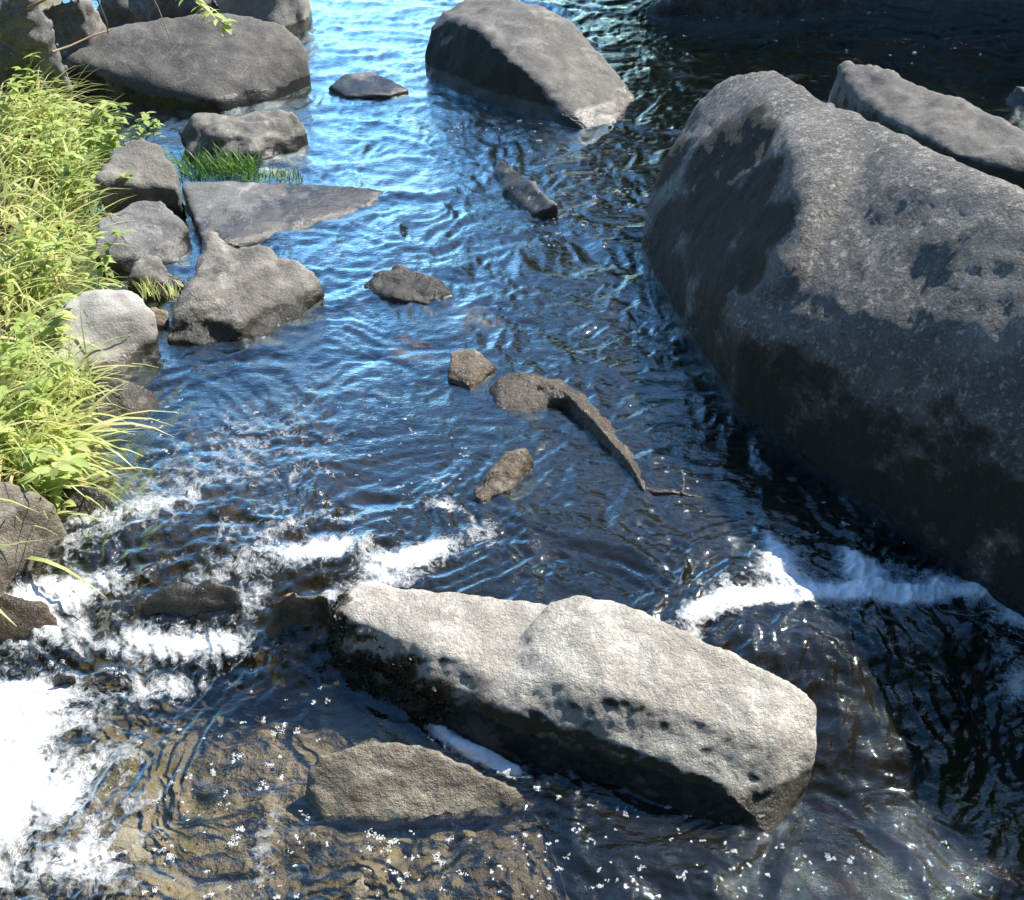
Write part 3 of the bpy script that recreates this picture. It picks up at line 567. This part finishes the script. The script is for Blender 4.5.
def leafy(px, py, h, nst, label, group, seed):
    rr = random.Random(seed); c = W(px, py, .2); z = gz(c.x, c.y); z = max(z, .02)
    o = bpy.data.objects.new('leafy_plant', None); COL.objects.link(o); o.location = (c.x, c.y, z); tag(o, label, 'plant', group)
    SV, SF, LV, LF = [], [], [], []
    for _ in range(nst):
        az = rr.uniform(-1.6, 1.2); ln = rr.uniform(.1, .7); H = h * rr.uniform(.6, 1.1)
        p0 = Vector((rr.gauss(0, .07), rr.gauss(0, .07), 0)); pts = []
        for k in range(6):
            t = k / 5; pts.append(p0 + Vector((math.cos(az) * math.sin(ln) * t * t * H, math.sin(az) * math.sin(ln) * t * t * H, H * t * (1 - .25 * t * ln))))
        tube(SV, SF, pts, .003, .001, 4)
        for k in range(1, 6):
            for s in range(3 if k < 5 else 5):
                a = rr.uniform(0, 6.28); leaf_faces(LV, LF, pts[k], (math.cos(a), math.sin(a), rr.uniform(-.1, .5)), rr.uniform(.035, .075), rr.uniform(.010, .018))
    mesh_obj('stem', SV, SF, M['leaf'], parent=o); mesh_obj('foliage', LV, LF, M['leaf'], parent=o)
LG = 'leafy plants on the left bank'
leafy(75, 118, .30, 9, 'leafy green plant in front of the broad rounded boulder', LG, 1)
leafy(105, 118, .22, 8, 'leafy plant reaching furthest out toward the rounded rocks, right end of the grass', LG, 2)
leafy(30, 88, .36, 9, 'leafy plant at the upper left corner below the dry twigs', LG, 3)
leafy(15, 445, .20, 8, 'broad leaved plant low at the left edge above the square cut rock', LG, 4)
leafy(20, 120, .34, 12, 'leafy plant nearest the left edge above the tallest grass', LG, 6)
leafy(90, 135, .2, 8, 'low leafy plant just left of the rounded grey rock', LG, 7)
leafy(8, 410, .24, 9, 'leafy plant at the left edge above the broad leaved one', LG, 8)
leafy(45, 150, .32, 8, 'leafy plant in the middle of the tall grass at upper left', LG, 5)
leafy(60, 180, .3, 10, 'leafy plant at the right fringe of the grass above the squat grey rock', LG, 9)
leafy(25, 260, .34, 10, 'leafy plant rising from the grass left of the squat grey rock', LG, 10)
leafy(25, 340, .28, 9, 'leafy plant in the grass left of the pale sunlit boulder', LG, 11)

def twig(label, ptsz, r0, r1):
    V, Fc = [], []; P = [W(*p) for p in ptsz]; tube(V, Fc, P, r0, r1, 7)
    tag(mesh_obj('twig', V, Fc, M['twig'], origin=P[0]), label, 'twig', 'dry twigs on the left bank')
twig('bent pale dry twig crossing the dark top left corner', [(5, 28, .5), (12, 18, .55), (20, 12, .6), (34, 5, .64), (50, -4, .68)], .013, .008)
twig('thin straight dry twig leaning down toward the broad boulder', [(30, 8, .6), (40, 18, .52), (52, 32, .42)], .007, .004)
twig('short dry twig poking in at the very left edge of the top corner', [(-8, 9, .6), (2, 7, .62), (10, 6, .63)], .006, .004)
twig('long thin dry twig hanging over the rough grey bank rock', [(95, -6, .75), (101, 8, .66), (107, 22, .56), (108, 34, .48)], .005, .003)
twig('thin brown dry stalk drooping over the broad rounded boulder', [(150, -8, .7), (158, 8, .62), (166, 28, .52), (172, 45, .45)], .004, .002)
twig('forked looking dry stick lying on the dark soil at upper left', [(52, 52, .42), (70, 46, .42), (92, 36, .44), (110, 30, .46)], .007, .004)
V, Fc = [], []; P = [W(*q) for q in ((170, -25, .9), (190, -5, .8), (210, 12, .68), (226, 26, .58))]; tube(V, Fc, P, .006, .002, 6)
o = bpy.data.objects.new('leafy_twig', None); COL.objects.link(o); o.location = P[0]; tag(o, 'thin leafy twig hanging down over the top of the broad rounded boulder', 'twig')
mesh_obj('stem', [p - P[0] for p in V], Fc, M['twig'], parent=o); V, Fc = [], []; rr = random.Random(8)
for k in range(34):
    t = rr.random() ** .7 * 2.99; a = P[int(t)].lerp(P[int(t) + 1], t % 1); an = rr.uniform(0, 6.28)
    leaf_faces(V, Fc, a - P[0], (math.cos(an), math.sin(an), rr.uniform(-.6, .3)), rr.uniform(.05, .10), rr.uniform(.012, .022))
mesh_obj('foliage', V, Fc, M['leaf'], parent=o)
# dead leaves and straw on the dark soil
V, Fc = [], []; rr = random.Random(77)
for _ in range(420):
    p = W(rr.uniform(-40, 130), rr.uniform(0, 70), .3); p.z = gz(p.x, p.y) + .01; a = rr.uniform(0, 6.28)
    leaf_faces(V, Fc, p, (math.cos(a), math.sin(a), rr.uniform(-.1, .5)), rr.uniform(.03, .09), rr.uniform(.004, .018))
m = NT('dead_leaf'); P = m.pos(); M['dead'] = m.done(m.princ(m.mix(m.noise(P, 25, 2), (.06, .04, .022), (.26, .20, .12)), .8))
tag(mesh_obj('leaf_litter', V, Fc, M['dead']), 'brown dead leaves and straw on the dark soil at top left', 'leaf litter', kind='stuff')
V, Fc = [], []; P = [W(*p) for p in ((640, 488, -.01), (655, 493, .004), (672, 492, .006), (690, 496, .002), (712, 501, -.01))]; tube(V, Fc, P, .012, .006, 7)
P = [W(*p) for p in ((682, 494, .01), (684, 482, .025), (682, 470, .04))]; tube(V, Fc, P, .006, .003, 6)
tag(mesh_obj('twig', V, Fc, M['wet_brown'], origin=W(672, 492, 0)), 'thin dark wet twig lying in the water beyond the tail of the humped log', 'twig')
# fallen leaf, yellow
V, Fc = [], []; p = W(228, 634, -.11); leaf_faces(V, Fc, p, (.1, -.2, 1), .05, .012, .1)
m = NT('yellow_leaf'); M['yleaf'] = m.done(m.princ((.5, .5, .09), .5)); tag(mesh_obj('leaf', V, Fc, M['yleaf'], origin=p), 'single bright yellow leaf standing by the flat wet rock in the rapids', 'leaf')

# moss cushions on the slab: a part of the slab
co = coords(slab.data); nr = normals(slab.data); mo = np.empty(len(co)); slab.data.attributes['moss'].data.foreach_get('value', mo)
lx = co[:, 0] + slab.location.x
pick = np.where((mo + .5 * fbm(co * 12, 4) > .62 + .9 * sstep(-.26, .0, lx)) & (co[:, 2] + slab.location.z > -.13))[0]; RNG.shuffle(pick); V, Fc = [], []
rr = random.Random(5)
for i in pick[:3000]:
    nrm_ = Vector(nr[i]); d = (nrm_ + Vector((rr.gauss(0, .7), rr.gauss(0, .7), rr.gauss(0, .7)))).normalized()
    s = d.cross(Vector((rr.gauss(0, 1), rr.gauss(0, 1), rr.gauss(0, 1)))).normalized(); L = rr.uniform(.004, .012); w = L * .45
    b = len(V); p = Vector(co[i]); V += [p - s * w * .4, p + s * w * .4, p + d * L * .7 + s * w, p + d * L, p + d * L * .7 - s * w]; Fc.append((b, b + 1, b + 2, b + 3, b + 4))
mesh_obj('moss', V, Fc, M['moss'], parent=slab)['label'] = 'dark olive moss along the front edge of the slab'

# ------------------------------------------------------------------ floating bubbles
bm = bmesh.new(); bmesh.ops.create_icosphere(bm, subdivisions=1, radius=1); SV = np.array([v.co[:] for v in bm.verts]); SF = np.array([[v.index for v in f.verts] for f in bm.faces]); bm.free()
CL = []
rr = random.Random(21)
def scatter(n_, x0, x1, y0, y1, z, r=(.004, .014)):
    for _ in range(n_):
        p = W(rr.uniform(x0, x1), rr.uniform(y0, y1), z); CL.append((p.x, p.y, rr.uniform(*r) * rr.choice((.5, .7, 1, 1, 1.3))))
for (px, py, r) in ((282, 727, .02), (279, 735, .018), (262, 725, .014), (215, 775, .018), (190, 780, .012), (170, 785, .015), (270, 765, .02), (262, 792, .022), (280, 780, .016), (234, 760, .022), (232, 842, .022), (240, 830, .02), (170, 860, .022), (160, 850, .018), (185, 805, .01), (150, 895, .022), (178, 730, .012), (315, 708, .014), (300, 735, .01), (205, 740, .01), (245, 725, .012),
                    (375, 845, .03), (390, 848, .025), (420, 858, .015), (400, 875, .022), (440, 860, .02), (500, 870, .012), (535, 790, .014), (515, 780, .012), (560, 870, .014), (600, 888, .016), (590, 840, .01), (770, 875, .012), (830, 858, .018), (846, 862, .014), (735, 850, .012), (950, 890, .012), (640, 870, .012), (680, 880, .012), (560, 800, .012), (575, 830, .014), (625, 815, .01)):
    p = W(px, py, LOW); CL.append((p.x, p.y, r * .62))
scatter(60, 130, 330, 690, 900, LOW, (.002, .007)); scatter(40, 250, 560, 830, 900, LOW, (.002, .006)); scatter(60, 540, 800, 790, 900, LOW, (.002, .006)); scatter(12, 800, 1020, 800, 900, LOW, (.002, .006)); scatter(18, 360, 540, 830, 900, LOW, (.002, .006))
scatter(70, 520, 640, 140, 250, 0, (.004, .012)); scatter(30, 430, 560, 95, 150, 0, (.005, .014)); scatter(40, 640, 1000, 5, 60, 0, (.005, .014)); scatter(110, 130, 340, 400, 530, 0, (.004, .014)); scatter(40, 330, 470, 400, 560, 0, (.003, .011)); scatter(40, 660, 760, 300, 520, 0, (.003, .008)); scatter(30, 800, 960, 500, 600, 0, (.003, .009))
scatter(40, 30, 250, 640, 690, -.15, (.004, .012))
cx, cy = np.array([c[0] for c in CL]), np.array([c[1] for c in CL]); VV, FF, nb = [], [], 0
for (x, y, r) in CL:
    k = max(4, int(8 + r * 4200)); sub = [(rr.gauss(0, r * .7), rr.gauss(0, r * .5), rr.uniform(.3, .7) * r) for _q in range(3)]; 
    for _ in range(k):
        sx, sy, sr = rr.choice(sub); s = rr.uniform(.06, .20) * r * .5 + .0009
        bx, by = x + sx + rr.gauss(0, sr * .55), y + sy + rr.gauss(0, sr * .5)
        VV.append((bx, by, s)); nb += 1
A = np.array(VV); zz_ = water_z(A[:, 0], A[:, 1]); V = np.concatenate([SV * s * np.array([1, 1, .75]) + np.array([x, y, z + s * .15]) for (x, y, s), z in zip(VV, zz_)])
Fc = np.concatenate([SF + 12 * i if False else SF + len(SV) * i for i in range(nb)])
m = NT('foam_bubble'); bt = m.n('ShaderNodeBsdfTransparent'); bx = m.n('ShaderNodeMixShader'); bx.inputs[0].default_value = .4; m.l(m.princ((.62, .64, .65), .25, None), bx.inputs[1]); m.l(bt.outputs[0], bx.inputs[2]); M['bubble'] = m.done(bx.outputs[0])
tag(mesh_obj('foam', V, Fc, M['bubble']), 'white flecks of foam bubbles drifting on the dark water', 'foam', kind='stuff')

# ------------------------------------------------------------------ trees on the far right bank (mirrored in the water)
def crown_mesh(seed, cnt=4200):
    rr = random.Random(seed); V, Fc = [], []
    lobes = [(rr.gauss(0, .45), rr.gauss(0, .45), rr.uniform(-.7, .7), rr.uniform(.35, .6)) for _ in range(16)]
    for _ in range(cnt):
        lx, ly, lz, lr = rr.choice(lobes); v = Vector((rr.gauss(0, 1), rr.gauss(0, 1), rr.gauss(0, 1))).normalized() * lr * rr.uniform(.6, 1.05)
        p = Vector((lx, ly, lz)) + v; a = Vector((rr.gauss(0, 1), rr.gauss(0, 1), rr.gauss(0, 1))).normalized(); b = a.cross(v.normalized() + Vector((.1, .2, .3))).normalized(); s = rr.uniform(.05, .10)
        i = len(V); V += [p - a * s, p + b * s * .5, p + a * s, p - b * s * .5]; Fc.append((i, i + 1, i + 2, i + 3))
    return V, Fc
cV = [crown_mesh(s) for s in (1, 2, 3)]
TREES = [(2.9, 15.5, 7.6, 2.5, 0), (5.2, 13.5, 7.6, 2.6, 1), (10.2, 13.6, 8.4, 2.8, 2), (11.5, 12.5, 9.0, 3.0, 0), (4.6, 19, 10, 3.0, 2), (8.5, 17, 10, 3.2, 1), (14, 8, 8.5, 3.0, 1), (-9.5, 15, 6.0, 2.4, 0),
         (3.4, 24, 13, 3.2, 1), (8, 24, 14, 4, 0), (13, 20, 13, 4, 2), (8.2, 2.2, 10, 2.8, 2), (7.6, -1.2, 11, 3, 0), (5.4, -4.2, 11, 3, 1), (1.6, -5.6, 12, 3.2, 2), (-2.4, -5.2, 11, 3, 0), (-6, -3, 11, 3.2, 1), (-7.2, 1, 10, 3, 2), (10.5, 1, 12, 3.5, 1), (11, -4, 13, 4, 0)]
crown_me = {}
for k, (x, y, H, r, v) in enumerate(TREES):
    o = bpy.data.objects.new('tree', None); COL.objects.link(o); z = gz(x, y); o.location = (x, y, z)
    tag(o, 'leafy tree of the wood around the stream, mirrored dark in the water', 'tree', 'trees on the banks')
    V, Fc = [], []; near = False; off = (-2.6, -.35, 7.4 - z) if near else (0, 0, H * .52)
    tube(V, Fc, [(0, 0, -.2), (.05, .02, H * .25), (-.3, .05, H * .5), (off[0], off[1], off[2])] if near else [(0, 0, -.2), (.05, .02, H * .25), (-.06, .05, H * .55), (.02, 0, H * .85)], .16, .05, 9)
    for q in range(0 if near else 5):
        a = q * 1.3 + k; tube(V, Fc, [(0, 0, H * (.3 + .09 * q)), (math.cos(a) * r * .4, math.sin(a) * r * .4, H * (.4 + .09 * q)), (math.cos(a) * r * .8, math.sin(a) * r * .8, H * (.46 + .09 * q))], .06, .02, 6)
    mesh_obj('trunk', V, Fc, M['bark'], parent=o)
    if v not in crown_me: c = crown_me[v] = mesh_obj('crown', *cV[v], M['crown'], parent=o, smooth=False)
    else: c = crown_me[v].copy(); COL.objects.link(c); c.parent = o
    c.scale = (r, r, r if near else H * .5); c.location = off

# ------------------------------------------------------------------ light
SUN_EL, SUN_AZ = R(49), R(53)             # azimuth from +Y toward +X
sd = Vector((math.sin(SUN_AZ) * math.cos(SUN_EL), math.cos(SUN_AZ) * math.cos(SUN_EL), math.sin(SUN_EL)))
ld = bpy.data.lights.new('sun', 'SUN'); ld.energy = 5.0; ld.angle = R(.5); ld.color = (1, .95, .86)
lo = bpy.data.objects.new('sun', ld); COL.objects.link(lo); lo.rotation_euler = sd.to_track_quat('Z', 'Y').to_euler()
w = bpy.data.worlds.new('World'); SC.world = w; w.use_nodes = True; nt = w.node_tree
bg = nt.nodes['Background']; sk = nt.nodes.new('ShaderNodeTexSky'); sk.sky_type = 'NISHITA'; sk.sun_disc = False
sk.sun_elevation = SUN_EL; sk.sun_rotation = SUN_AZ
hs = nt.nodes.new('ShaderNodeHueSaturation'); hs.inputs['Saturation'].default_value = 1.22
nt.links.new(sk.outputs[0], hs.inputs['Color']); nt.links.new(hs.outputs[0], bg.inputs[0]); bg.inputs[1].default_value = .15; sk.ozone_density = 3; sk.dust_density = .4; sk.air_density = 1.15
vs = SC.view_settings; vs.view_transform = 'Standard'; vs.look = 'None'; vs.gamma = 1; vs.use_curve_mapping = False; vs.exposure = 1.18
SC.cycles.transparent_max_bounces = 8; SC.cycles.max_bounces = 8; SC.cycles.caustics_reflective = False; SC.cycles.caustics_refractive = False
SC.cycles.sample_clamp_indirect = 6
